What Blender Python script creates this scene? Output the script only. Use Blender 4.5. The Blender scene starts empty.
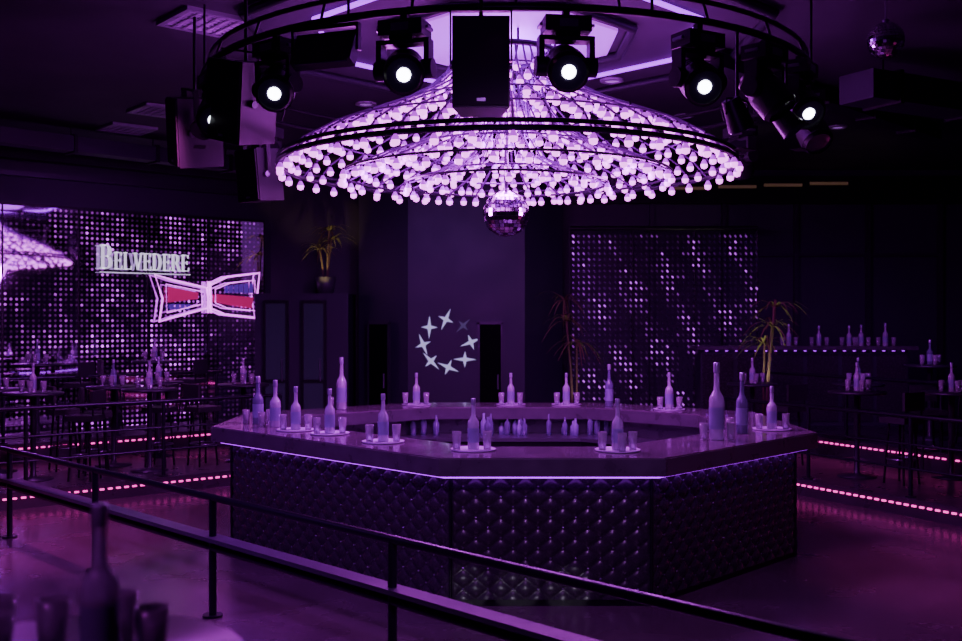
import bpy, math, random
from mathutils import Vector, Matrix, Euler
random.seed(7)
R=math.radians
# ------------------------------------------------------------ materials
def mat(name,col,rough=0.5,metal=0.0,emis=None,es=0.0,trans=0.0,noise=0.0,nscale=5.0,bump=0.0,spec=None,ior=None,coat=0.0):
    m=bpy.data.materials.new(name); m.use_nodes=True
    nt=m.node_tree; b=nt.nodes['Principled BSDF']
    b.inputs['Base Color'].default_value=(*col,1); b.inputs['Roughness'].default_value=rough
    b.inputs['Metallic'].default_value=metal
    b.inputs['Transmission Weight'].default_value=trans
    b.inputs['Coat Weight'].default_value=coat
    if ior: b.inputs['IOR'].default_value=ior
    if spec is not None: b.inputs['Specular IOR Level'].default_value=spec
    if emis:
        b.inputs['Emission Color'].default_value=(*emis,1); b.inputs['Emission Strength'].default_value=es
    if noise>0 or bump>0:
        tc=nt.nodes.new('ShaderNodeTexCoord'); n=nt.nodes.new('ShaderNodeTexNoise')
        n.inputs['Scale'].default_value=nscale; n.inputs['Detail'].default_value=6
        nt.links.new(tc.outputs['Object'],n.inputs['Vector'])
        if noise>0:
            r=nt.nodes.new('ShaderNodeMixRGB'); r.blend_type='MIX'
            r.inputs[1].default_value=(*[c*(1-noise) for c in col],1)
            r.inputs[2].default_value=(*[min(1,c*(1+noise)) for c in col],1)
            nt.links.new(n.outputs['Fac'],r.inputs[0]); nt.links.new(r.outputs[0],b.inputs['Base Color'])
            mr=nt.nodes.new('ShaderNodeMapRange'); mr.inputs[1].default_value=0.3; mr.inputs[2].default_value=0.7
            mr.inputs[3].default_value=max(0.02,rough*(1-noise*0.6)); mr.inputs[4].default_value=min(1,rough*(1+noise*0.6))
            nt.links.new(n.outputs['Fac'],mr.inputs[0]); nt.links.new(mr.outputs[0],b.inputs['Roughness'])
        if bump>0:
            bp=nt.nodes.new('ShaderNodeBump'); bp.inputs['Strength'].default_value=bump; bp.inputs['Distance'].default_value=0.02
            nt.links.new(n.outputs['Fac'],bp.inputs['Height']); nt.links.new(bp.outputs[0],b.inputs['Normal'])
    return m
M_black=mat('black_metal',(0.012,0.010,0.015),0.4,0.3)
M_rail=mat('rail_metal',(0.05,0.035,0.07),0.3,0.8)
M_railtop=mat('rail_shelf_paint',(0.06,0.035,0.08),0.35,noise=0.2,nscale=8)
M_plastic=mat('black_plastic',(0.018,0.014,0.022),0.4)
M_grille=mat('speaker_grille',(0.016,0.012,0.02),0.6,noise=0.3,nscale=200)
M_wall=mat('wall_paint',(0.033,0.024,0.052),0.55,noise=0.15,nscale=2)
M_ceil=mat('ceiling_paint',(0.042,0.027,0.055),0.75,noise=0.15,nscale=1.2)
M_floor=mat('polished_concrete',(0.11,0.06,0.09),0.24,noise=0.45,nscale=1.3,bump=0.03)
M_plat=mat('platform_floor',(0.04,0.025,0.045),0.3,noise=0.3,nscale=3)
M_leather=mat('tufted_leather',(0.036,0.026,0.040),0.27,noise=0.1,nscale=30)
M_top=mat('bar_stone',(0.16,0.11,0.16),0.15,noise=0.65,nscale=3.5,bump=0.06,coat=0.3)
M_lip=mat('bar_edge',(0.085,0.06,0.095),0.32,noise=0.45,nscale=6)
M_purpleled=mat('purple_led',(0.1,0.02,0.2),0.5,emis=(0.42,0.0,1.0),es=3.2)
M_pinkled=mat('pink_led',(0.3,0.05,0.2),0.5,emis=(1.0,0.04,0.50),es=2.6)
M_bulb=mat('bulb_glass',(0.22,0.05,0.28),0.25,emis=(0.92,0.17,1.0),es=3.6)
M_bulbup=mat('bulb_glass_upper',(0.16,0.02,0.26),0.25,emis=(0.62,0.01,1.0),es=1.3)
M_rib=mat('chandelier_frame',(0.13,0.015,0.20),0.5,0.2,emis=(0.55,0.0,1.0),es=0.06)  # faint purple emission imitates light falling on the frame
M_hoop=mat('chandelier_hoop',(0.03,0.015,0.045),0.4,0.5)
M_lens=mat('lamp_lens',(1,1,1),0.2,emis=(0.85,0.9,1.0),es=16)
M_lensdim=mat('lamp_front_glass',(0.05,0.035,0.08),0.08,coat=0.5)
M_mirror=mat('mirror_tiles',(0.7,0.5,0.8),0.08,1.0)
M_bottle=mat('frosted_bottle',(0.84,0.74,0.96),0.22,trans=0.55,spec=0.7,coat=0.5)
M_bottledark=mat('dark_bottle_glass',(0.30,0.22,0.48),0.08,trans=0.55)
M_cap=mat('bottle_cap',(0.6,0.5,0.75),0.3,0.6)
M_label=mat('bottle_label',(0.26,0.20,0.42),0.45)
M_glass=mat('clear_glass',(0.92,0.84,1.0),0.08,trans=0.75,ior=1.4)
M_coaster=mat('white_tray',(0.62,0.48,0.72),0.4)
M_sign=mat('sign_white',(0.8,0.8,0.8),0.4,emis=(0.80,0.75,1.0),es=1.0)
M_star=mat('star_glow_decal',(0.4,0.45,0.5),0.6,emis=(0.52,0.56,0.9),es=0.75)  # self-lit decal colour in place of projected light
M_stard=mat('star_glow_decal_dim',(0.08,0.08,0.12),0.6,emis=(0.4,0.4,0.8),es=0.08)
M_neonw=mat('neon_pink',(0.9,0.5,0.9),0.4,emis=(0.85,0.12,1.0),es=2.8)
M_neonr=mat('neon_red',(0.4,0.02,0.10),0.4,emis=(1.0,0.02,0.28),es=0.38)
M_neonb=mat('neon_blue',(0.05,0.03,0.3),0.4,emis=(0.3,0.05,1.0),es=0.25)
M_warm=mat('warm_light',(0.3,0.25,0.15),0.5,emis=(1.0,0.6,0.25),es=0.04)
M_downl=mat('downlight',(0.8,0.6,0.9),0.5,emis=(0.6,0.2,1.0),es=0.4)
M_ceilglow=mat('ceiling_lightbox',(0.3,0.08,0.5),0.5,emis=(0.58,0.04,1.0),es=1.2)
M_leaf=mat('palm_leaf',(0.18,0.18,0.06),0.5,noise=0.3,nscale=12)
M_trunk=mat('palm_trunk',(0.12,0.08,0.05),0.8,noise=0.3,nscale=30)
M_pot=mat('planter_clay',(0.06,0.05,0.07),0.5)
M_door=mat('door_dark',(0.002,0.0015,0.003),0.8,spec=0.1)
M_doorglass=mat('door_glass',(0.05,0.04,0.08),0.15,emis=(0.35,0.25,0.7),es=0.012)  # slight emission painted in for a lit room behind the glass
M_vent=mat('vent_metal',(0.32,0.3,0.38),0.5,0.2)
M_frost=mat('frame_trim',(0.05,0.035,0.065),0.4,0.5)
M_steel=mat('steel',(0.35,0.28,0.42),0.28,0.9)
M_seat=mat('stool_leather',(0.03,0.022,0.035),0.4)

def ledmat(name,cell,base,emc,es,thr=0.38,nsc=0.9,rough=0.12,bgb=0.0):
    m=bpy.data.materials.new(name); m.use_nodes=True; nt=m.node_tree; N=nt.nodes; L=nt.links
    b=N['Principled BSDF']; b.inputs['Base Color'].default_value=(*base,1)
    b.inputs['Metallic'].default_value=1.0; b.inputs['Roughness'].default_value=rough
    tc=N.new('ShaderNodeTexCoord'); sp=N.new('ShaderNodeSeparateXYZ'); L.new(tc.outputs['Object'],sp.inputs[0])
    def mth(op,a,bv=None):
        n=N.new('ShaderNodeMath'); n.operation=op
        for i,v in enumerate([a,bv]):
            if v is None: continue
            if isinstance(v,(int,float)): n.inputs[i].default_value=v
            else: L.new(v,n.inputs[i])
        return n.outputs[0]
    def fr(o): return mth('SUBTRACT',mth('FRACT',mth('DIVIDE',o,cell)),0.5)
    fx=fr(sp.outputs['X']); fz=fr(sp.outputs['Z'])
    d=mth('SQRT',mth('ADD',mth('MULTIPLY',fx,fx),mth('MULTIPLY',fz,fz)))
    dot=mth('LESS_THAN',d,0.25)
    n=N.new('ShaderNodeTexNoise'); n.inputs['Scale'].default_value=nsc; n.inputs['Detail'].default_value=4
    L.new(tc.outputs['Object'],n.inputs['Vector'])
    mr=N.new('ShaderNodeMapRange'); mr.inputs[1].default_value=thr; mr.inputs[2].default_value=thr+0.22
    mr.inputs[3].default_value=0.05; mr.inputs[4].default_value=1.0
    L.new(n.outputs['Fac'],mr.inputs[0])
    wn=N.new('ShaderNodeTexWhiteNoise'); sn=N.new('ShaderNodeVectorMath'); sn.operation='FLOOR'
    sc=N.new('ShaderNodeVectorMath'); sc.operation='SCALE'; sc.inputs['Scale'].default_value=1/cell
    fl=N.new('ShaderNodeCombineXYZ'); L.new(sp.outputs['X'],fl.inputs[0]); L.new(sp.outputs['Z'],fl.inputs[2])
    L.new(fl.outputs[0],sc.inputs[0]); L.new(sc.outputs[0],sn.inputs[0])
    L.new(sn.outputs[0],wn.inputs['Vector'])
    w=mth('POWER',wn.outputs['Value'],3.0)
    e=mth('MULTIPLY',mth('MULTIPLY',dot,mr.outputs[0]),mth('MULTIPLY',mth('ADD',w,0.12),es))
    b.inputs['Emission Color'].default_value=(*emc,1); L.new(e,b.inputs['Emission Strength'])
    return m
M_led=ledmat('led_dot_panel',0.085,(0.42,0.28,0.52),(0.66,0.07,1.0),4.5,thr=0.45,nsc=1.5,rough=0.05)
M_led2=ledmat('led_mirror_panel',0.085,(0.85,0.6,0.95),(0.66,0.07,1.0),3.0,thr=0.50,nsc=1.4,rough=0.03)

# ------------------------------------------------------------ mesh builder
class MB:
    def __init__(s): s.v=[];s.f=[];s.m=[];s.sm=[];s.mats=[];s.X=Matrix.Identity(4)
    def mi(s,m):
        if m not in s.mats: s.mats.append(m)
        return s.mats.index(m)
    def add(s,vs,fs,m,smooth=False):
        o=len(s.v); s.v+=[tuple(s.X@Vector(v)) for v in vs]
        i=s.mi(m)
        for f in fs: s.f.append([a+o for a in f]); s.m.append(i); s.sm.append(smooth)
    def box(s,c,d,m,rot=None):
        cx,cy,cz=c; x,y,z=d[0]/2,d[1]/2,d[2]/2
        vs=[Vector((a,b,e)) for a in(-x,x) for b in(-y,y) for e in(-z,z)]
        if rot is not None: vs=[rot@v for v in vs]
        vs=[(v.x+cx,v.y+cy,v.z+cz) for v in vs]
        s.add(vs,[(0,1,3,2),(4,6,7,5),(0,4,5,1),(2,3,7,6),(0,2,6,4),(1,5,7,3)],m)
    def cyl(s,a,b,r,m,r2=None,n=12,caps=True,smooth=True):
        a=Vector(a);b=Vector(b); r2=r if r2 is None else r2
        d=(b-a).normalized(); u=d.orthogonal().normalized(); w=d.cross(u)
        vs=[];
        for k in range(n):
            t=2*math.pi*k/n; e=u*math.cos(t)+w*math.sin(t)
            vs.append(a+e*r); vs.append(b+e*r2)
        s.add(vs,[(2*k,2*((k+1)%n),2*((k+1)%n)+1,2*k+1) for k in range(n)],m,smooth)
        if caps:
            s.add([vs[2*k] for k in range(n)],[list(range(n))[::-1]],m)
            s.add([vs[2*k+1] for k in range(n)],[list(range(n))],m)
    def lathe(s,prof,m,c=(0,0,0),n=20,smooth=True):
        vs=[];fs=[]
        for r,z in prof:
            for k in range(n):
                t=2*math.pi*k/n; vs.append((c[0]+r*math.cos(t),c[1]+r*math.sin(t),c[2]+z))
        for i in range(len(prof)-1):
            for k in range(n):
                a=i*n+k;b=i*n+(k+1)%n; fs.append((a,b,b+n,a+n))
        s.add(vs,fs,m,smooth)
    def sphere(s,c,r,m,n=16,h=10,smooth=True):
        s.lathe([(max(1e-4,r*math.sin(math.pi*i/h)),-r*math.cos(math.pi*i/h)) for i in range(h+1)],m,c,n,smooth)
    def tube(s,pts,r,m,n=8,closed=False):
        P=[Vector(p) for p in pts]; L=len(P); vs=[];fs=[]
        for i,p in enumerate(P):
            if closed: d=(P[(i+1)%L]-P[i-1]).normalized()
            else: d=(P[min(i+1,L-1)]-P[max(i-1,0)]).normalized()
            up=Vector((0,0,1)) if abs(d.z)<0.95 else Vector((1,0,0))
            u=d.cross(up).normalized(); w=d.cross(u)
            for k in range(n):
                t=2*math.pi*k/n; vs.append(p+u*math.cos(t)*r+w*math.sin(t)*r)
        for i in range(L if closed else L-1):
            j=(i+1)%L
            for k in range(n): fs.append((i*n+k,i*n+(k+1)%n,j*n+(k+1)%n,j*n+k))
        s.add(vs,fs,m,True)
    def prism(s,poly,z0,z1,m,mtop=None):
        n=len(poly)
        s.add([(x,y,z0) for x,y in poly]+[(x,y,z1) for x,y in poly],
              [(i,(i+1)%n,(i+1)%n+n,i+n) for i in range(n)]+[list(range(n))[::-1]],m)
        s.add([(x,y,z1) for x,y in poly],[list(range(n))],mtop or m)
    def plate(s,poly,m,y0=-0.02,y1=0.02):
        n=len(poly)
        s.add([(x,y0,z) for x,z in poly]+[(x,y1,z) for x,z in poly],
              [(i,(i+1)%n,(i+1)%n+n,i+n) for i in range(n)]+[list(range(n)),[n+i for i in range(n)][::-1]],m)
    def mesh(s,name):
        me=bpy.data.meshes.new(name); me.from_pydata([tuple(v) for v in s.v],[],s.f)
        for m in s.mats: me.materials.append(m)
        me.polygons.foreach_set('material_index',s.m); me.polygons.foreach_set('use_smooth',s.sm)
        me.update(); return me
    def obj(s,name,loc=(0,0,0),rot=(0,0,0)):
        return place(s.mesh(name),name,loc,rot)
def place(me,name,loc=(0,0,0),rot=(0,0,0),scale=(1,1,1)):
    o=bpy.data.objects.new(name,me); o.location=loc; o.rotation_euler=rot; o.scale=scale
    bpy.context.scene.collection.objects.link(o); return o

# ------------------------------------------------------------ room
CZ=5.0
def wall(name,a,b,z0=0,z1=CZ,th=0.2,m=M_wall):
    a=Vector((*a,0));b=Vector((*b,0)); d=(b-a); L=d.length
    mb=MB(); mb.box((L/2,th/2,(z0+z1)/2),(L,th,z1-z0),m)
    return mb.obj(name,(a.x,a.y,0),(0,0,math.atan2(d.y,d.x)))
A=Vector((-7.57,16.2)); B=Vector((-4.1,19.2)); WD=(B-A).normalized(); WN=Vector((WD.y,-WD.x))
ang=math.atan2(WD.y,WD.x)
C0=A-WD*2.55
BK=B+WD*0.2
mb=MB(); mb.box((0,9,-0.1),(19.6,25,0.2),M_floor); mb.obj('floor')
mb=MB(); mb.box((0,9,CZ+0.1),(19.6,25,0.2),M_ceil); mb.obj('ceiling')
wall('wall_left',(C0.x,-3),(C0.x,C0.y),th=0.2)
wall('wall_screen_side',C0,BK)
wall('wall_back',(BK.x,BK.y),(9.5,BK.y))
wall('wall_right',(9.5,BK.y),(9.5,-3))
wall('wall_front',(9.5,-3),(C0.x,-3))
mb=MB()
mb.prism([(-1.25,17.6),(0.75,17.6),(1.45,18.3),(1.45,19.3),(-2.2,19.3),(-2.2,18.5)],0,CZ,M_wall)
mb.obj('wall_pier')
def door(name,x,y,w,h,m=M_door,rz=0):
    d=MB(); d.box((0,0,h/2),(w,0.03,h),m)
    for s in(-1,1): d.box((s*(w/2+0.02),-0.01,h/2+0.02),(0.04,0.05,h+0.04),M_frost)
    d.box((0,-0.01,h+0.03),(w+0.08,0.05,0.05),M_frost)
    d.cyl((w*0.36,-0.05,1.0),(w*0.36,-0.05,1.25),0.015,M_steel)
    d.obj(name,(x,y,0.0),(0,0,rz))
door('door_1',0.16,17.57,0.36,2.1)
door('door_2',-1.78,17.98,0.5,2.1,rz=R(-43.5))
mb=MB(); mb.prism([(-4.0,18.2),(-2.35,18.2),(-2.35,19.3),(-4.0,19.3)],0,2.65,M_wall); mb.obj('wall_vestibule')
for i,x in enumerate((-3.62,-2.95)):
    d=MB(); d.box((0,0,1.25),(0.36,0.03,2.5),M_doorglass)
    for s in(-1,1): d.box((s*0.2,-0.01,1.26),(0.05,0.05,2.52),M_black)
    for z in (0.03,1.1,2.5): d.box((0,-0.012,z),(0.4,0.05,0.06),M_black)
    d.box((0.12,-0.05,1.3),(0.02,0.03,0.4),M_steel)
    d.obj('door_%d'%(i+3),(x,18.15,0))
mb=MB(); L=(BK-C0).length; mb.box((L/2,-0.12,4.78),(L,0.24,0.12),M_ceil); mb.box((L/2,-0.06,4.5),(L,0.12,0.08),M_frost)
mb.obj('trim_1',(C0.x,C0.y,0),(0,0,ang))
mb=MB(); mb.box((5.2,BK.y-0.12,4.6),(8.4,0.24,0.5),M_black)
for k in range(4): mb.box((3.9+k*0.85,BK.y-0.26,4.62+0.03*k),(0.7,0.04,0.05),M_warm)
for k in range(5): mb.box((3.2+k*1.35,BK.y-0.06,2.2),(0.08,0.1,4.3),M_frost)
mb.box((5.9,BK.y-0.06,3.4),(5.5,0.08,0.06),M_frost)
mb.obj('trim_2')
def octo(r,cx=0,cy=0,off=22.5): return [(cx+r*math.cos(R(off+45*k)),cy+r*math.sin(R(off+45*k))) for k in range(8)]
mb=MB(); mb.prism(octo(1.15,0.25,10.3),CZ-0.06,CZ-0.005,M_ceilglow)
for rr,mm in((1.3,M_frost),(2.6,M_frost)):
    mb.tube([(x,y,CZ-0.05) for x,y in octo(rr,0.25,10.3)],0.045,mm,closed=True)
mb.tube([(x,y,CZ-0.03) for x,y in octo(1.95,0.25,10.3)],0.025,M_purpleled,closed=True)
mb.obj('ceiling_lightbox')
def vent():
    v=MB(); 
    for s in(-1,1):
        v.box((s*0.31,0,-0.02),(0.05,0.67,0.04),M_vent); v.box((0,s*0.31,-0.02),(0.57,0.05,0.04),M_vent)
    for k in range(7): v.box((0,-0.24+k*0.08,-0.02),(0.57,0.03,0.025),M_vent,Matrix.Rotation(R(30),3,'X'))
    for k in range(5): v.box((-0.2+k*0.1,0,-0.035),(0.02,0.57,0.01),M_vent)
    v.box((0,0,-0.005),(0.6,0.6,0.01),M_black)
    return v.mesh('ceiling_vent_grille')
vm=vent()
for x,y in((-5.2,15.1),(-4.3,13.8),(-6.3,16.2),(-2.6,9.7)): place(vm,'ceiling_vent_grille',(x,y,CZ),(0,0,ang))
d=MB(); d.lathe([(0.14,0),(0.14,-0.02),(0.10,-0.03),(0.09,-0.01)],M_vent); d.lathe([(0.0001,-0.012),(0.095,-0.012)],M_downl); dm=d.mesh('recessed_downlight')
for x,y in((-1.5,13.4),(2.8,14.2),(1.54,12.1),(-3.2,15.5),(5.2,15.0)): place(dm,'recessed_downlight',(x,y,CZ))
def duct(name,a,b,w,h,z):
    a=Vector(a);b=Vector(b);dd=b-a;Ld=dd.length; m_=MB()
    m_.box((Ld/2,0,0),(Ld,w,h),M_frost)
    k=0.4
    while k<Ld: m_.box((k,0,0),(0.05,w+0.05,h+0.05),M_black); m_.cyl((k,0,h/2),(k,0,CZ-z),0.012,M_black); k+=1.3
    m_.obj(name,(a.x,a.y,z),(0,0,math.atan2(dd.y,dd.x)))
duct('ventilation_duct',(2.0,10.3),(6.6,15.0),0.22,0.14,4.87)
duct('ventilation_duct',(3.9,10.7),(9.0,13.4),0.45,0.3,4.6)
duct('ventilation_duct',(-9.0,12.0),(-3.6,17.6),0.3,0.22,4.75)

# ------------------------------------------------------------ platforms
def led_line(mb,a,b,z,m,gap=0.10,ln=0.05,hz=0.02):
    a=Vector(a);b=Vector(b);d=b-a;L=d.length;d.normalize(); n=int(L/gap)
    rot=Matrix.Rotation(math.atan2(d.y,d.x),3,'Z'); nn=Vector((d.y,-d.x))
    for k in range(n):
        p=a+d*(k+0.5)*gap+nn*0.012
        mb.box((p.x,p.y,z),(ln,0.02,hz),m,rot)
def platform(name,poly,z0,z1,edges):
    mb=MB(); mb.prism(poly,z0,z1,M_plat)
    for a,b in edges: led_line(mb,a,b,z1-0.07,M_pinkled)
    return mb.obj(name)
a1=(-9.3,13.5-(9.3-3.31)*0.8372); b1=(-2.6,13.5+0.71*0.8372)
platform('platform_left',[a1,b1,(-2.6,17.3),(-4.6,17.9),(-9.3,13.9)],0,0.2,[(a1,b1)])
a2=(-9.3,11.95);b2=(-4.0,16.4)
platform('platform_left_upper',[a2,b2,(-4.5,17.9),(-9.25,13.9)],0.2,0.45,[(a2,b2)])
a3=(3.2,14.16);b3=(9.4,2.9)
platform('platform_right',[a3,b3,(9.4,18.9),(3.2,18.9)],0,0.2,[(a3,b3)])
a4=(4.35,16.45);b4=(9.4,6.8)
platform('platform_right_upper',[a4,b4,(9.4,18.85),(4.35,18.85)],0.2,0.45,[(a4,b4)])
platform('platform_near',[(-5.2,8.2),(-9.3,8.2),(-9.3,-2.9),(5.9,-2.9)],0,0.4,[])

# ------------------------------------------------------------ railings
def railing(name,pts,zb,h,mids=(0.5,),flat=False,posts=None,r=0.024):
    mb=MB(); a=Vector(pts[0]);b=Vector(pts[1]); d=b-a;L=d.length;d.normalize()
    rot=Matrix.Rotation(math.atan2(d.y,d.x),3,'Z'); c=(a+b)/2
    mb.tube([(a.x,a.y,zb+h),(b.x,b.y,zb+h)],r,M_rail)
    for mz in mids:
        if flat:
            mb.box((c.x,c.y,zb+h*mz),(L,0.13,0.03),M_railtop,rot); mb.tube([(a.x,a.y,zb+h*mz-0.07),(b.x,b.y,zb+h*mz-0.07)],r,M_rail)
        else: mb.tube([(a.x,a.y,zb+h*mz),(b.x,b.y,zb+h*mz)],r*0.6,M_rail)
    for p in posts:
        q=a+d*p
        mb.cyl((q.x,q.y,zb),(q.x,q.y,zb+h),r,M_rail); mb.cyl((q.x,q.y,zb),(q.x,q.y,zb+0.015),r*2.6,M_rail,n=16)
    return mb.obj(name)
u=Vector((1,-1)).normalized(); s0=Vector((-5.9,11.48))
railing('handrail',(tuple(s0),tuple(s0+u*12.2)),0,0.87,(0.66,),True,[1.67,3.61,5.56,7.6,11.4],0.028)
railing('handrail',((-9.2,8.72),(-2.75,14.1)),0.2,0.95,(0.35,0.65),False,[0.1+1.66*k for k in range(6)])
railing('handrail',((3.3,14.2),(9.2,3.5)),0.2,0.9,(0.35,0.65),False,[0.1+1.5*k for k in range(9)])
railing('handrail',((-9.2,12.25),(-4.15,16.5)),0.45,0.9,(0.5,),False,[0.1+1.6*k for k in range(5)])
railing('handrail',((4.5,16.4),(9.2,7.4)),0.45,0.9,(0.5,),False,[0.1+1.6*k for k in range(7)])

# ------------------------------------------------------------ the octagonal bar
V=[(-2.6,9.9),(-0.31,7.63),(1.37,7.63),(3.07,9.38),(3.05,11.5),(1.5,12.8),(-0.85,12.8),(-2.6,11.4)]
def inset(poly,d):
    n=len(poly);out=[]
    for i in range(n):
        p0=Vector(poly[i-1]);p1=Vector(poly[i]);p2=Vector(poly[(i+1)%n])
        e1=(p1-p0).normalized();e2=(p2-p1).normalized()
        n1=Vector((-e1.y,e1.x));n2=Vector((-e2.y,e2.x))
        q=(n1+n2).normalized(); out.append(tuple(p1+q*(d/q.dot(n1))))
    return out
def ring(mb,po,pi,z0,z1,mt,mo,mi_,mbm=None):
    n=len(po)
    for i in range(n):
        j=(i+1)%n
        mb.add([(*po[i],z1),(*po[j],z1),(*pi[j],z1),(*pi[i],z1)],[(0,1,2,3)],mt)
        mb.add([(*po[i],z0),(*po[j],z0),(*pi[j],z0),(*pi[i],z0)],[(3,2,1,0)],mbm or mo)
        mb.add([(*po[i],z0),(*po[j],z0),(*po[j],z1),(*po[i],z1)],[(0,1,2,3)],mo)
        mb.add([(*pi[i],z0),(*pi[j],z0),(*pi[j],z1),(*pi[i],z1)],[(3,2,1,0)],mi_)
bar=MB()
I7=inset(V,0.70)
ring(bar,V,I7,1.01,1.14,M_lip,M_lip,M_lip)
ring(bar,inset(V,0.012),inset(V,0.69),1.14,1.15,M_top,M_top,M_top)
ring(bar,inset(V,0.24),inset(V,0.5),0.0,1.01,M_plastic,M_black,M_lip)
ring(bar,inset(V,0.5),inset(V,1.0),0.78,0.82,M_steel,M_steel,M_steel)
ring(bar,inset(V,0.52),inset(V,0.95),0.1,0.78,M_plastic,M_plastic,M_plastic)
ring(bar,inset(V,0.19),inset(V,0.24),0.0,0.06,M_black,M_black,M_black)
ring(bar,inset(V,0.085),inset(V,0.14),0.986,1.008,M_purpleled,M_purpleled,M_purpleled)
Sp=inset(V,0.19); n=8
w=0.09
for i in range(n):
    a=Vector(Sp[i]);b=Vector(Sp[(i+1)%n]); d=b-a;L=d.length;d.normalize(); nn=Vector((d.y,-d.x))
    nc=max(2,round(L/w/2)*2); ww=L/nc; z0,z1=0.05,0.985; nr=12; hh=(z1-z0)/nr
    cu=nc*7; cv=nr*7; vs=[];fs=[]
    for iv in range(cv+1):
        for iu in range(cu+1):
            uu=L*iu/cu; vv=(z1-z0)*iv/cv
            aa=uu/ww+vv/hh; bb=uu/ww-vv/hh
            h=(abs(math.sin(math.pi*aa/2*1.0))*abs(math.sin(math.pi*bb/2*1.0)))
            h=0.022*(h**0.5)
            edge=min(1,min(uu,L-uu)/0.03)
            h*=edge
            p=a+d*uu+nn*(0.0+h); vs.append((p.x,p.y,z0+vv))
    for iv in range(cv):
        for iu in range(cu):
            k=iv*(cu+1)+iu; fs.append((k,k+1,k+cu+2,k+cu+1))
    bar.add(vs,fs,M_leather,True)
    if i in (0,1,2,7,3):
        for r_ in range(0,nr+1):
            for c_ in range(0,nc+1):
                if (r_+c_)%2==0 and 0<c_<nc and 0<r_<nr:
                    p=a+d*(c_*ww)+nn*0.003
                    bar.sphere((p.x,p.y,z0+r_*hh),0.009,M_steel,8,6)
    bar.cyl((a.x+nn.x*0.01,a.y+nn.y*0.01,0.0),(a.x+nn.x*0.01,a.y+nn.y*0.01,1.0),0.014,M_black,n=8)
bar.obj('octagonal_bar_counter')

# ------------------------------------------------------------ bottles, glasses, trays
def bottle_mesh(dark=False):
    b=MB(); m=M_bottledark if dark else M_bottle
    b.lathe([(0.0001,0.0),(0.105,0.0),(0.115,0.02),(0.115,0.50),(0.108,0.55),(0.075,0.60),(0.048,0.64),(0.042,0.70),(0.040,0.88)],m)
    b.lathe([(0.1165,0.14),(0.1165,0.42)],M_label)
    b.lathe([(0.046,0.87),(0.048,0.88),(0.048,0.99),(0.044,1.0),(0.0001,1.0)],M_cap)
    return b.mesh('vodka_bottle')
BM=bottle_mesh(); BMD=bottle_mesh(True)
g=MB(); g.lathe([(0.0001,0),(0.027,0),(0.035,0.115),(0.0325,0.115),(0.025,0.012),(0.0001,0.012)],M_glass,n=16); GM=g.mesh('highball_glass')
t=MB(); t.lathe([(0.0001,0),(0.17,0),(0.18,0.012),(0.172,0.012),(0.165,0.006),(0.0001,0.006)],M_coaster,n=28); TM=t.mesh('serving_tray')
def service(x,y,z,h,glasses=3,tray=True,dark=False,sp=0.12,seed=0):
    zz=z+0.0005
    if tray: place(TM,'serving_tray',(x,y,zz),(0,0,0)); zz+=0.0065
    wd=1.0 if h<0.5 else 0.85
    place(BMD if dark else BM,'vodka_bottle',(x,y,zz),(0,0,random.random()*6),(h*wd,h*wd,h))
    offs=[(-sp,-0.03),(sp,-0.02),(0.02,-sp),(-0.06,sp)]
    for k in range(glasses):
        ox,oy=offs[k]; place(GM,'highball_glass',(x+ox*(0.9+0.2*random.random()),y+oy,zz),(0,0,0),(1.05,1.05,1.25))
S_=[(-2.2,10.15,.47,2,False,True),(-1.97,9.85,.45,1,False,False),(-1.72,9.55,.40,2,True,False),(-1.60,11.8,.60,1,False,False),
(-1.36,9.25,.40,2,True,False),(-.82,8.62,.40,2,True,False),(-.78,12.42,.38,2,True,False),(-.06,8.1,.40,2,True,False),(.36,12.42,.38,2,True,False),
(1.03,12.42,.38,2,True,False),(1.52,12.2,.50,0,False,True),(1.07,8.06,.40,3,True,False),(2.15,11.75,.42,2,True,False),
(2.02,8.82,.66,2,False,False),(2.36,9.3,.55,1,False,True),(2.72,9.62,.40,2,True,False)]
for x,y,h,gc,tr,dk in S_: service(x,y,1.15,h,gc,tr,dk)
st=MB()
for k in range(46):
    x=-0.35+random.random()*1.9; y=8.25+0.25*random.random() if k%2 else 12.0+0.2*random.random()
    if k%2==0: x=-0.9+random.random()*2.6
    hgt=0.12+0.16*random.random(); rr=0.03+0.01*random.random()
    st.lathe([(0.0001,0),(rr,0),(rr,hgt*0.6),(rr*0.4,hgt*0.75),(rr*0.35,hgt),(0.0001,hgt)],random.choice([M_label,M_bottledark,M_bottledark]),(x,y,0.821),12)
st.obj('bar_stock_bottles')

# ------------------------------------------------------------ high-top tables and stools
def table_mesh(h=1.08,r=0.36):
    t=MB(); t.lathe([(0.0001,0),(0.24,0),(0.24,0.012),(0.05,0.035),(0.035,0.06),(0.035,h-0.06),(0.12,h-0.035),(r-0.01,h-0.035),(r,h-0.02),(r-0.01,h),(0.0001,h)],M_frost,n=28); return t.mesh('high_top_table')
TBL=table_mesh()
def stool_mesh():
    s=MB()
    for a in range(4):
        t=math.pi/4+a*math.pi/2; s.cyl((0.2*math.cos(t),0.2*math.sin(t),0),(0.14*math.cos(t),0.14*math.sin(t),0.74),0.014,M_black,n=8)
    s.tube([(0.17*math.cos(2*math.pi*k/16),0.17*math.sin(2*math.pi*k/16),0.3) for k in range(16)],0.01,M_steel,closed=True)
    s.box((0,0,0.77),(0.36,0.36,0.07),M_seat)
    s.box((0,0.17,1.0),(0.36,0.035,0.22),M_seat)
    for x in(-0.14,0.14): s.cyl((x,0.17,0.78),(x,0.17,0.95),0.012,M_black,n=8)
    return s.mesh('bar_stool')
STM=stool_mesh()
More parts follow.
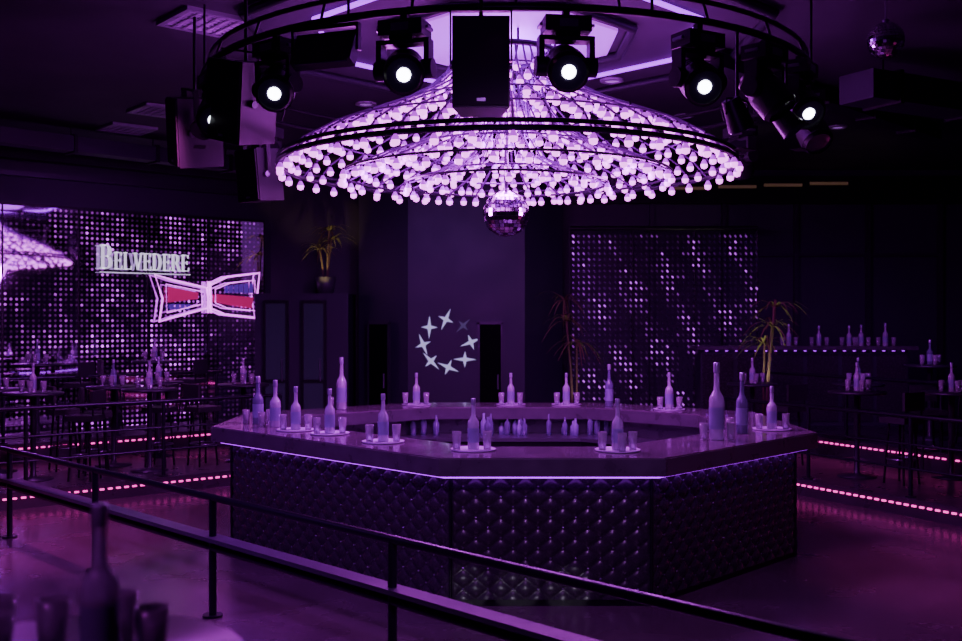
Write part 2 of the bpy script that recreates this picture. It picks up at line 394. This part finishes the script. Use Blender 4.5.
tabs=[(-5.55,12.75,0.2,2),(-4.35,13.5,0.2,1),(-5.0,14.0,0.2,2),(-3.35,14.5,0.2,1),(-6.3,13.4,.2,1),(-6.6,15.3,0.45,2),(-5.2,16.4,.45,2),(-4.7,15.0,0.2,0),(-7.3,14.6,.45,1),
      (4.75,13.0,0.2,1),(5.9,12.9,.2,2),(5.35,14.6,0.2,0),(7.1,11.8,0.45,0),(3.85,14.6,0.2,1),(6.5,14.9,.45,1)]
for i,(x,y,z,ns) in enumerate(tabs):
    place(TBL,'high_top_table',(x,y,z))
    service(x,y,z+1.08,0.36,3,False,i%3==2,0.13)
    for k in range(ns):
        an=R(200+random.random()*30+k*140) if x<0 else R(-60+k*150)
        place(STM,'bar_stool',(x+0.66*math.cos(an),y+0.66*math.sin(an),z),(0,0,an-math.pi/2))
place(table_mesh(1.0,0.40),'high_top_table',(-0.93,2.32,0.4))
place(BM,'vodka_bottle',(-0.83,2.24,1.4005),(0,0,1),(0.36,0.36,0.37))
for ox,oy in((-0.24,0.02),(-0.16,0.14),(-0.02,0.19),(0.09,0.07),(-0.29,0.15)):
    place(GM,'highball_glass',(-0.83+ox,2.24+oy,1.4005),(0,0,0),(1.1,1.1,1.1))

# ------------------------------------------------------------ rear service bar on the right
rb=MB()
rb.box((0,0,0.62),(3.4,0.5,1.24),M_wall)
for k in range(6): rb.box((-1.42+k*0.57,-0.26,0.62),(0.5,0.02,1.1),M_leather)
rb.box((0,-0.05,1.27),(3.6,0.7,0.06),M_lip); led_line(rb,(-1.7,-0.33),(1.7,-0.33),1.225,M_purpleled,0.16,0.04,0.010)
rb.obj('rear_service_bar',(5.3,17.1,0.45))
for x in(5.1,5.6,6.1,6.3,6.7): service(x,17.05,1.75,0.33+0.1*random.random(),2,False,random.random()<0.5)

# ------------------------------------------------------------ sequin light curtain
cu=MB()
cu.tube([(0,0,3.05),(3.15,0,3.05)],0.03,M_black)
for x in(0,1.05,2.1,3.15): cu.cyl((x,0.03,0),(x,0.03,3.05),0.02,M_black,n=8)
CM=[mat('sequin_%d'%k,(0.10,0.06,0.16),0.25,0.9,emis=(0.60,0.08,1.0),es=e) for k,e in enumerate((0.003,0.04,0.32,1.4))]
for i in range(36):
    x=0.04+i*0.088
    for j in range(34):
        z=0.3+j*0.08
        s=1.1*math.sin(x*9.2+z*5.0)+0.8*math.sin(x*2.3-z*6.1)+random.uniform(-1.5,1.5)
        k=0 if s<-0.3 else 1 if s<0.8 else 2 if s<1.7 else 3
        tl=0.022; hx=0.009; hz=0.024; y=random.uniform(-.02,.02)
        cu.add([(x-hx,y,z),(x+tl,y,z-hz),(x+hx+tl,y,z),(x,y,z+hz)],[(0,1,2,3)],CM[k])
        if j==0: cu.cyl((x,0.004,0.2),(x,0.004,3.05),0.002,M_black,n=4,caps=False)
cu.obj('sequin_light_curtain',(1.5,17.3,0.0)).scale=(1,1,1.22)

# ------------------------------------------------------------ LED mirror wall, sign, neon
Lw=(B-A).length
p=MB()
xs=[-1.0,0.0,1.18,2.35,3.45,Lw]
for k in range(5):
    p.box(((xs[k]+xs[k+1])/2,0,2.0),(xs[k+1]-xs[k]-0.03,0.06,3.98),M_led2 if k in(0,1,4) else M_led)
for x in xs: p.box((x,0.02,2.0),(0.03,0.09,4.0),M_black)
p.box(((xs[0]+Lw)/2,0.02,4.01),(Lw+1.0,0.1,0.04),M_black)
pa=A+WN*0.08
p.obj('led_mirror_wall',(pa.x,pa.y,0.0),(0,0,ang))
def wallpt(t,z,o): q=A+(B-A)*t+WN*o; return (q.x,q.y,z)
def bowl(sg,x,z0,z1,rx,H):
    rz=(z1-z0)/2; cz=(z0+z1)/2; ti=0.15*H; tz=0.045*H; N_=10
    for i in range(N_):
        t0=-math.pi/2+math.pi*i/N_; t1=t0+math.pi/N_
        sg.plate([(x+max(0,rx-ti)*math.cos(t0),cz+(rz-tz)*math.sin(t0)),(x+rx*math.cos(t0),cz+rz*math.sin(t0)),
                  (x+rx*math.cos(t1),cz+rz*math.sin(t1)),(x+max(0,rx-ti)*math.cos(t1),cz+(rz-tz)*math.sin(t1))],M_sign)
def letter(sg,c,x,H):
    sw=0.12*H; th=0.045*H
    def rect(xa,xb,za,zb): sg.plate([(xa,za),(xb,za),(xb,zb),(xa,zb)],M_sign)
    if c!='V':
        s=x+0.06*H; rect(s,s+sw,0,H); rect(x,s+sw+0.06*H,0,th); rect(x,s+sw+0.06*H,H-th,H); e=s+sw
    if c=='B': 
        for z in(0,0.5*H,H-th): rect(e,e+0.12*H,z,z+th)
        bowl(sg,e+0.12*H,0,0.545*H,0.26*H,H); bowl(sg,e+0.12*H,0.5*H,H,0.22*H,H); return 0.62*H
    if c in 'EL':
        rect(e,e+0.32*H,0,th); sg.plate([(e+0.30*H,0),(e+0.33*H,0),(e+0.36*H,0.22*H),(e+0.33*H,0.2*H)],M_sign)
        if c=='E':
            rect(e,e+0.30*H,H-th,H); rect(e,e+0.22*H,0.5*H,0.5*H+th); rect(e+0.20*H,e+0.23*H,0.42*H,0.62*H); rect(e+0.28*H,e+0.31*H,0.80*H,H)
        return 0.64*H
    if c=='V':
        sg.plate([(x+0.30*H,0),(x+0.38*H,0),(x+0.22*H,H),(x+0.08*H,H)],M_sign); sg.plate([(x+0.32*H,0),(x+0.37*H,0),(x+0.62*H,H),(x+0.57*H,H)],M_sign)
        rect(x,x+0.28*H,H-th,H); rect(x+0.50*H,x+0.70*H,H-th,H); return 0.74*H
    if c=='D': 
        rect(e,e+0.12*H,0,th); rect(e,e+0.12*H,H-th,H); bowl(sg,e+0.12*H,0,H,0.32*H,H); return 0.74*H
    if c=='R':
        rect(e,e+0.1*H,H-th,H); rect(e,e+0.1*H,0.48*H,0.48*H+th); bowl(sg,e+0.1*H,0.48*H,H,0.24*H,H)
        sg.plate([(e+0.10*H,0.5*H),(e+0.22*H,0.5*H),(e+0.46*H,0),(e+0.33*H,0)],M_sign); return 0.72*H
sg=MB(); x=0.0
x+=letter(sg,'B',x,0.42)+0.015
for c_ in 'ELVEDERE': x+=letter(sg,c_,x,0.30)-0.006
sg.box((x/2,0.0,-0.06),(x,0.03,0.012),M_sign)
for q in(0.1,x/2,x-0.1): sg.cyl((q,0.0,-0.06),(q,0.12,-0.06),0.01,M_black,n=6)
sg.obj('illuminated_wall_sign',wallpt(0.326,3.03,0.21),(0,0,ang)).scale=(1.58/x,1,0.95)
ne=MB()
def nt(pts,m,r=0.016,cl=True): ne.tube([(x,0,z) for x,z in pts],r,m,6,cl)
nt([(0.0,0.78),(0.35,0.70),(0.95,0.60),(0.98,0.28),(0.3,0.12),(0.08,0.06),(0.14,0.42)],M_neonw)
nt([(1.02,0.64),(1.35,0.78),(2.0,0.86),(1.95,0.5),(2.02,0.12),(1.3,0.18),(1.02,0.28)],M_neonw)
nt([(0.98,0.7),(1.02,0.7),(1.04,0.2),(0.98,0.2)],M_neonw,0.02)
nt([(0.2,0.64),(0.85,0.54),(0.88,0.34),(0.22,0.2)],M_neonw,0.008)
nt([(1.12,0.58),(1.4,0.68),(1.9,0.74),(1.92,0.24),(1.35,0.28),(1.12,0.36)],M_neonw,0.008)
ne.plate([(0.25,0.36),(0.8,0.42),(0.8,0.52),(0.25,0.60)],M_neonr,0.01,0.03)
ne.plate([(1.15,0.38),(1.85,0.28),(1.88,0.46),(1.15,0.50)],M_neonr,0.01,0.03)
for k in range(5): ne.plate([(1.40+k*0.1,0.53),(1.47+k*0.1,0.53),(1.47+k*0.1,0.65+0.01*k),(1.40+k*0.1,0.64+0.01*k)],M_neonb,0.01,0.03)
for k in range(4): ne.plate([(0.28+k*0.1,0.25),(0.35+k*0.1,0.26),(0.35+k*0.1,0.34),(0.28+k*0.1,0.33)],M_neonb,0.01,0.03)
for x in(0.2,0.9,1.2,1.9): ne.cyl((x,0.02,0.5),(x,0.12,0.5),0.01,M_black,n=6)
ne.obj('neon_light_sign',wallpt(0.53,2.08,0.22),(0,0,ang)).scale=(1,1,1.12)

# ------------------------------------------------------------ flat glowing star decals on the pier, standing in for projected light
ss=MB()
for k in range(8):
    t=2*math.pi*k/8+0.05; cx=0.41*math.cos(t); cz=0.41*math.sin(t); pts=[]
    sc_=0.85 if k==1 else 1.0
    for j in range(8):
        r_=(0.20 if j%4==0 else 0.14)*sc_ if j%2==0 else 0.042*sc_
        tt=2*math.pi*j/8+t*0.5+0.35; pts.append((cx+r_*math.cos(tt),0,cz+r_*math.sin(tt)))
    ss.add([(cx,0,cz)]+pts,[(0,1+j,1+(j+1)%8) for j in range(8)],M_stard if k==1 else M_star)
ss.obj('star_glow_decals',(-0.58,17.592,1.78))

# ------------------------------------------------------------ plants
def palm(name,loc,h,seed,spread=0.5,n=16,trunkh=0.55):
    random.seed(seed); m=MB()
    m.lathe([(0.0001,0),(0.14,0),(0.19,0.3),(0.17,0.3),(0.15,0.25),(0.0001,0.25)],M_pot,n=20)
    for q in range(3):
        bx,by=random.uniform(-.07,.07),random.uniform(-.07,.07); th=h*(trunkh+0.12*q)
        ex,ey=bx*3,by*3
        m.tube([(bx,by,0.25),(bx*1.6,by*1.6,th*0.6),(ex,ey,th)],0.018,M_trunk,6)
        for k in range(n):
            a=2*math.pi*k/n+random.random()*0.5; l=spread*(0.7+0.5*random.random()); up=random.uniform(0.2,1.0)
            dx,dy=math.cos(a),math.sin(a); vs=[];fs=[]
            for j in range(6):
                s_=j/5; wv=0.026*(1-s_)*(0.4+2*min(s_,0.3))+0.002
                px=ex+dx*l*s_; py=ey+dy*l*s_; pz=th+l*(up*s_-1.1*s_*s_*0.8)
                vs+=[(px-dy*wv,py+dx*wv,pz),(px+dy*wv,py-dx*wv,pz)]
            for j in range(5): fs.append((2*j,2*j+1,2*j+3,2*j+2))
            m.add(vs,fs,M_leaf)
    m.obj(name,loc)
palm('potted_palm',(-2.8,18.55,2.652),1.45,3,0.42)
palm('potted_palm',(4.3,15.7,0.2),2.3,5,0.5,18,0.7)
palm('potted_palm',(1.55,16.55,0.0),2.8,9,0.5,16,0.65)
def light(kind,name,loc,energy,col,target=None,size=0.1,angle=45,blend=0.5):
    l=bpy.data.lights.new(name,kind); l.energy=energy; l.color=col
    if kind=='AREA': l.size=size
    else: l.shadow_soft_size=size
    if kind=='SPOT': l.spot_size=R(angle); l.spot_blend=blend
    o=bpy.data.objects.new(name,l); o.location=loc
    if target is not None: o.rotation_euler=(Vector(target)-Vector(loc)).to_track_quat('-Z','Y').to_euler()
    bpy.context.scene.collection.objects.link(o); return o
random.seed(11)
# ------------------------------------------------------------ chandelier
CX,CY=0.25,10.2
prof=[(0.50,4.80),(0.60,4.60),(0.80,4.42),(1.1,4.26),(1.45,4.12),(1.8,3.98),(2.05,3.84),(2.22,3.67)]
prof2=[(0.32,4.60),(0.40,4.30),(0.60,4.05),(0.95,3.86),(1.30,3.74),(1.62,3.60)]
prof3=[(0.20,4.40),(0.24,4.0),(0.40,3.76),(0.70,3.62),(1.0,3.52)]
def pz(pr,t):
    t=t*(len(pr)-1); i=min(int(t),len(pr)-2); f=t-i
    return (pr[i][0]*(1-f)+pr[i+1][0]*f, pr[i][1]*(1-f)+pr[i+1][1]*f)
ch=MB()
def circ(r,z,n=64): return [(CX+r*math.cos(2*math.pi*k/n),CY+r*math.sin(2*math.pi*k/n),z) for k in range(n)]
def bulb(x,y,z,s=1.0,n=8):
    ch.lathe([(0.013*s,0.055*s),(0.014*s,0.035*s)],M_hoop,(x,y,z),6)
    ch.lathe([(0.014*s,0.035*s),(0.028*s,0.008*s),(0.0345*s,-0.010*s)],M_bulbup,(x,y,z),n)
    ch.lathe([(0.0345*s,-0.010*s),(0.035*s,-0.02*s),(0.029*s,-0.046*s),(0.0005,-0.058*s)],M_bulb,(x,y,z),n)
def tier(pr,NR,rows,t0,sz,skip_r):
    for k in range(NR):
        a=2*math.pi*k/NR; ca,sa=math.cos(a),math.sin(a)
        ch.tube([(CX+r*ca,CY+r*sa,z) for r,z in pr],0.010,M_rib,5)
    for r,z in pr[1:-1:2]: ch.tube(circ(r,z),0.009,M_rib,5,True)
    for j in range(rows):
        t=t0+(1-t0)*j/(rows-1); r,z=pz(pr,t)
        st_=1 if r>skip_r else 2
        for k in range(0,NR,st_):
            kk=k+(1 if (st_==2 and j%2) else 0)
            a=2*math.pi*kk/NR; jr=random.uniform(-0.025,0.025)
            bulb(CX+(r+jr)*math.cos(a),CY+(r+jr)*math.sin(a),z-0.06+random.uniform(-.012,.012),sz)
tier(prof,44,13,0.12,1.05,1.25)
tier(prof2,34,8,0.15,1.0,0.9)
tier(prof3,20,6,0.1,0.95,0.6)
ch.tube(circ(2.22,3.67,96),0.026,M_hoop,8,True); ch.tube(circ(2.22,3.73,96),0.02,M_hoop,8,True)
ch.tube(circ(1.62,3.60,72),0.012,M_hoop,6,True); ch.tube(circ(1.0,3.52,48),0.012,M_hoop,6,True)
ch.tube(circ(0.50,4.80,48),0.03,M_hoop,8,True)
for k in range(8):
    a=2*math.pi*k/8+0.2; c_,s_=math.cos(a),math.sin(a)
    ch.cyl((CX+0.5*c_,CY+0.5*s_,4.8),(CX+0.5*c_,CY+0.5*s_,4.935),0.012,M_hoop,n=6)
    ch.tube([(CX+0.50*c_,CY+0.50*s_,4.8),(CX+0.32*c_,CY+0.32*s_,4.6),(CX+0.2*c_,CY+0.2*s_,4.4),(CX,CY,4.4)],0.01,M_hoop,5)
ch.cyl((CX,CY,3.47),(CX,CY,4.93),0.02,M_hoop)
ch.obj('bulb_chandelier')
def mirrorball(name,x,y,z,r,top):
    m=MB(); h=18;n=32
    m.sphere((0,0,0),r*0.985,M_black,24,16)
    for i in range(1,h-1):
        t0=math.pi*(i+0.06)/h;t1=math.pi*(i+0.94)/h; nn=max(6,int(n*math.sin((t0+t1)/2)))
        for k in range(nn):
            a0=2*math.pi*(k+0.05)/nn;a1=2*math.pi*(k+0.95)/nn
            q=[(r*math.sin(t)*math.cos(a),r*math.sin(t)*math.sin(a),-r*math.cos(t)) for t,a in((t0,a0),(t0,a1),(t1,a1),(t1,a0))]
            m.add(q,[(0,1,2,3)],M_mirror)
    m.cyl((0,0,r*0.95),(0,0,r+0.02),0.03,M_steel); 
    if top-z>r+0.02: m.cyl((0,0,r+0.01),(0,0,top-z),0.006,M_steel,n=6)
    m.obj(name,(x,y,z))
mirrorball('mirror_ball',CX,CY,3.23,0.23,3.47)
mirrorball('mirror_ball',3.54,9.0,4.62,0.16,CZ)

# ------------------------------------------------------------ circular truss with fixtures
tr=MB(); RR=2.9; ZR=4.40
def rp(a,r=RR,z=ZR): return Vector((CX+r*math.sin(R(a)),CY-r*math.cos(R(a)),z))
tr.tube([rp(a) for a in range(0,360,4)],0.030,M_black,8,True)
tr.tube([rp(a,RR-0.06,ZR+0.17) for a in range(0,360,4)],0.022,M_black,8,True)
for a in range(0,360,15):
    tr.tube([rp(a),rp(a,RR-0.06,ZR+0.17)],0.012,M_black,5)
for a in range(20,380,45): tr.cyl(rp(a,RR,ZR+0.01),(rp(a).x,rp(a).y,CZ-0.003),0.012,M_black,n=6)
tr.obj('circular_lighting_truss')
def moving_head(a,aim,lit=True,scale=1.0,drop=0.0):
    o=rp(a)-Vector((0,0,0.03)); m=MB()
    m.box((0,0,-0.035-drop/2),(0.05,0.05,0.07+drop),M_black)
    m.X=Matrix.Translation((0,0,-drop))@Matrix.Scale(scale,4)
    m.box((0,0,-0.10),(0.30,0.20,0.10),M_plastic); m.box((0,0,-0.16),(0.16,0.16,0.03),M_black)
    m.box((0,-0.102,-0.10),(0.12,0.006,0.05),M_steel)
    for s in(-1,1):
        m.box((s*0.165,0,-0.28),(0.035,0.10,0.22),M_plastic); m.cyl((s*0.12,0,-0.36),(s*0.20,0,-0.36),0.065,M_plastic,n=16)
        m.box((s*0.17,0,-0.10),(0.02,0.1,0.02),M_steel)
    m.box((0,0,-0.185),(0.36,0.11,0.03),M_plastic)
    t=(Matrix.Rotation(-R(a),3,'Z')@(Vector(aim)-o)).normalized()
    c=Vector((0,0,-0.36))
    m.cyl(c-t*0.17,c+t*0.02,0.085,M_plastic,r2=0.135,n=20); m.cyl(c+t*0.02,c+t*0.17,0.135,M_plastic,n=20)
    for q in(-0.13,-0.09,-0.05): m.cyl(c+t*(q-0.008),c+t*(q+0.008),0.125,M_plastic,n=20)
    m.cyl(c+t*0.17,c+t*0.20,0.13,M_black,r2=0.11,n=20,caps=False)
    m.cyl(c+t*0.171,c+t*0.178,0.122,M_lensdim,n=20)
    if lit: m.cyl(c+t*0.178,c+t*0.182,0.045,M_lens,n=20)
    m.obj('moving_head_light',o,(0,0,R(a)))
for a,aim,lit,dr in((-60,(-1.0,3,1.5),True,.05),(-39,(-1.2,3,1.8),True,0),(-16,(-0.3,0,1.2),True,0),(7,(0.9,0,1.2),True,0),(28,(2.0,2,1.5),True,0.02),(43,(4.2,7,1.5),False,0),(56,(3.4,4.5,1.5),True,0),(80,(4,6,0),False,0),(115,(4,15,0),False,0),(150,(1,18,0),False,0),(200,(-1,18,0),False,0),(245,(-4,16,0),False,0)):
    moving_head(a,aim,lit,1.1,dr)
def par_can(a,drop,aim):
    o=rp(a)-Vector((0,0,0.03)); m=MB(); t=(Matrix.Rotation(-R(a),3,'Z')@(Vector(aim)-o)).normalized()
    m.cyl((0,0,0),(0,0,-drop),0.012,M_black,n=8); c=Vector((0,0,-drop-0.14))
    m.tube([(-0.12,0,-drop-0.14),(-0.12,0,-drop-0.02),(0,0,-drop),(0.12,0,-drop-0.02),(0.12,0,-drop-0.14)],0.01,M_black,6)
    m.cyl(c-t*0.14,c+t*0.1,0.07,M_plastic,r2=0.105,n=18); m.cyl(c+t*0.1,c+t*0.11,0.095,M_lensdim,n=18)
    for s in(-1,1): m.box(c+t*0.16+Vector((0,0,s*0.11)),(0.16,0.10,0.006),M_black)
    m.obj('par_can_light',o,(0,0,R(a)))
par_can(36,0.5,(4.0,9,0)); par_can(50,0.45,(6,7,0)); par_can(-70,0.3,(-3,5,0))
o=rp(-29); m=MB(); rt=Matrix.Rotation(R(-25),3,'X')
m.box((0,0,-0.17),(0.50,0.10,0.26),M_plastic,rt); m.box((0,-0.052,-0.195),(0.44,0.01,0.2),M_lensdim,rt)
for s in(-1,1): m.box((s*0.27,0,-0.09),(0.02,0.05,0.2),M_black)
m.box((0,0,0.0),(0.56,0.05,0.03),M_black); m.obj('led_wash_panel',(o.x,o.y,o.z-0.05),(0,0,R(-20)))
def speaker(loc,dims,rot,top):
    m=MB(); w,d,h=dims
    f=[(-w/2,-d/2),(w/2,-d/2),(w*0.36,d/2),(-w*0.36,d/2)]
    m.prism(f,-h/2,h/2,M_plastic); m.box((0,-d/2-0.008,0),(w*0.94,0.016,h*0.95),M_grille)
    m.box((0,-d/2-0.018,-h*0.42),(0.06,0.004,0.02),M_steel)
    for s in(-1,1): m.cyl((s*(w/2-0.03),-d*0.2,0),(s*(w/2+0.02),-d*0.2,0),0.03,M_steel,n=12); m.box((s*(w/2+0.015),-d*0.1,h*0.32),(0.012,0.05,h*0.6),M_black)
    m.box((0,-d*0.1,h*0.62),(w+0.04,0.05,0.015),M_black)
    ob=m.obj('loudspeaker',loc,rot)
    c=MB(); v=Vector(loc); c.cyl((0,0,0),(0,0,top-v.z-h*0.5),0.015,M_black,n=8); k=c.obj('hanger_pole',(0,0,0)); k.parent=ob
    k.location=Vector((0,0,h*0.5)); k.rotation_mode='QUATERNION'
    k.rotation_quaternion=Euler(rot).to_quaternion().inverted()
speaker((0.0,7.12,3.92),(0.39,0.34,0.62),(0,0,0),ZR)
speaker((-1.98,8.6,4.0),(0.46,0.42,0.66),(R(8),R(14),R(-38)),CZ)
speaker((-2.66,9.6,3.93),(0.42,0.42,0.62),(R(6),R(14),R(-60)),CZ)
speaker((-2.35,11.0,3.72),(0.36,0.36,0.55),(R(6),0,R(-40)),CZ)

# ------------------------------------------------------------ lights
PUR=(0.48,0.02,1.0); VIO=(0.74,0.05,1.0); PNK=(0.95,0.09,0.75)
light('POINT','chandelier_light',(CX,CY,3.95),380,VIO,size=0.5)
light('POINT','chandelier_light',(CX-1.2,CY-0.3,3.4),190,VIO,size=0.3)
light('POINT','chandelier_light',(CX+1.2,CY-0.3,3.4),190,VIO,size=0.3)
light('POINT','ceiling_cove_light',(CX,CY,4.7),80,PUR,size=0.3)
light('SPOT','floor_wash_light',(-2.6,9.0,4.2),650,PNK,(-4.6,10.4,0),0.08,55,0.9)
light('SPOT','floor_wash_light',(3.0,9.0,4.2),330,PNK,(4.4,8.6,0),0.08,50,0.9)
light('SPOT','floor_wash_light',(0.2,7.0,4.2),100,PNK,(-2.4,6.3,0),0.08,55,0.9)
for q in(-0.12,0.27,0.66): light('SPOT','bar_front_fill_spot',(q,6.1,0.14),14,(0.85,0.72,1.0),(q,7.8,0.13),0.02,13,0.3)  # added spots without fixtures, brighten the foot of the bar front
light('SPOT','bar_wash_light',(0.5,2.6,4.7),520,(0.65,0.15,1.0),(0.6,7.8,0.7),0.2,55,0.8)
light('SPOT','screen_wash_light',(-3.5,12.5,4.6),150,PUR,(-6,16.5,2.2),0.2,70,0.8)
light('SPOT','pier_wash_light',(-0.5,13.4,4.7),210,(0.38,0.14,0.9),(-0.6,17.6,1.9),0.2,75,0.9)
light('SPOT','gallery_wash_light',(5.0,12.5,4.7),230,PUR,(5.6,16.0,1.2),0.2,80,0.9)
light('SPOT','lounge_wash_light',(-5.0,11.5,4.7),300,VIO,(-5.2,14.0,1.2),0.2,80,0.9)
light('SPOT','plant_uplight',(-2.8,18.12,2.75),30,(1,0.75,0.3),(-2.8,18.7,3.9),0.05,80,0.5)
light('SPOT','plant_uplight',(4.25,15.2,1.0),34,(0.95,0.9,0.6),(4.3,15.8,2.2),0.05,70,0.5)
light('SPOT','plant_uplight',(1.5,16.1,0.6),12,(0.95,0.9,0.6),(1.55,16.7,2.0),0.05,70,0.5)
light('SPOT','near_table_fill',(-1.9,0.9,3.6),38,VIO,(-0.9,2.3,1.5),0.15,40,0.8)  # added fill with no visible lamp, lights the near bottle from camera side
light('SPOT','rail_fill_light',(-5.0,6.2,4.5),600,PUR,(-2.6,8.2,0.6),0.15,70,0.8)  # added purple fill from the left to brighten the lower rail
light('SPOT','truss_fill_light',(0.0,3.0,2.9),45,PUR,(0.2,7.5,4.2),0.15,90,0.8)  # added fill in mid-air, lifts the dark housings on the truss
w=bpy.data.worlds.new('world'); bpy.context.scene.world=w; w.use_nodes=True
w.node_tree.nodes['Background'].inputs[0].default_value=(0.30,0.08,0.6,1); w.node_tree.nodes['Background'].inputs[1].default_value=0.02
c=bpy.data.cameras.new('camera'); c.lens=38.5; c.sensor_width=36; co=bpy.data.objects.new('camera',c)
co.location=(0,0,2.17); co.rotation_euler=(R(90),0,0); bpy.context.scene.collection.objects.link(co); bpy.context.scene.camera=co
c.dof.use_dof=True; c.dof.focus_distance=9.0; c.dof.aperture_fstop=2.0
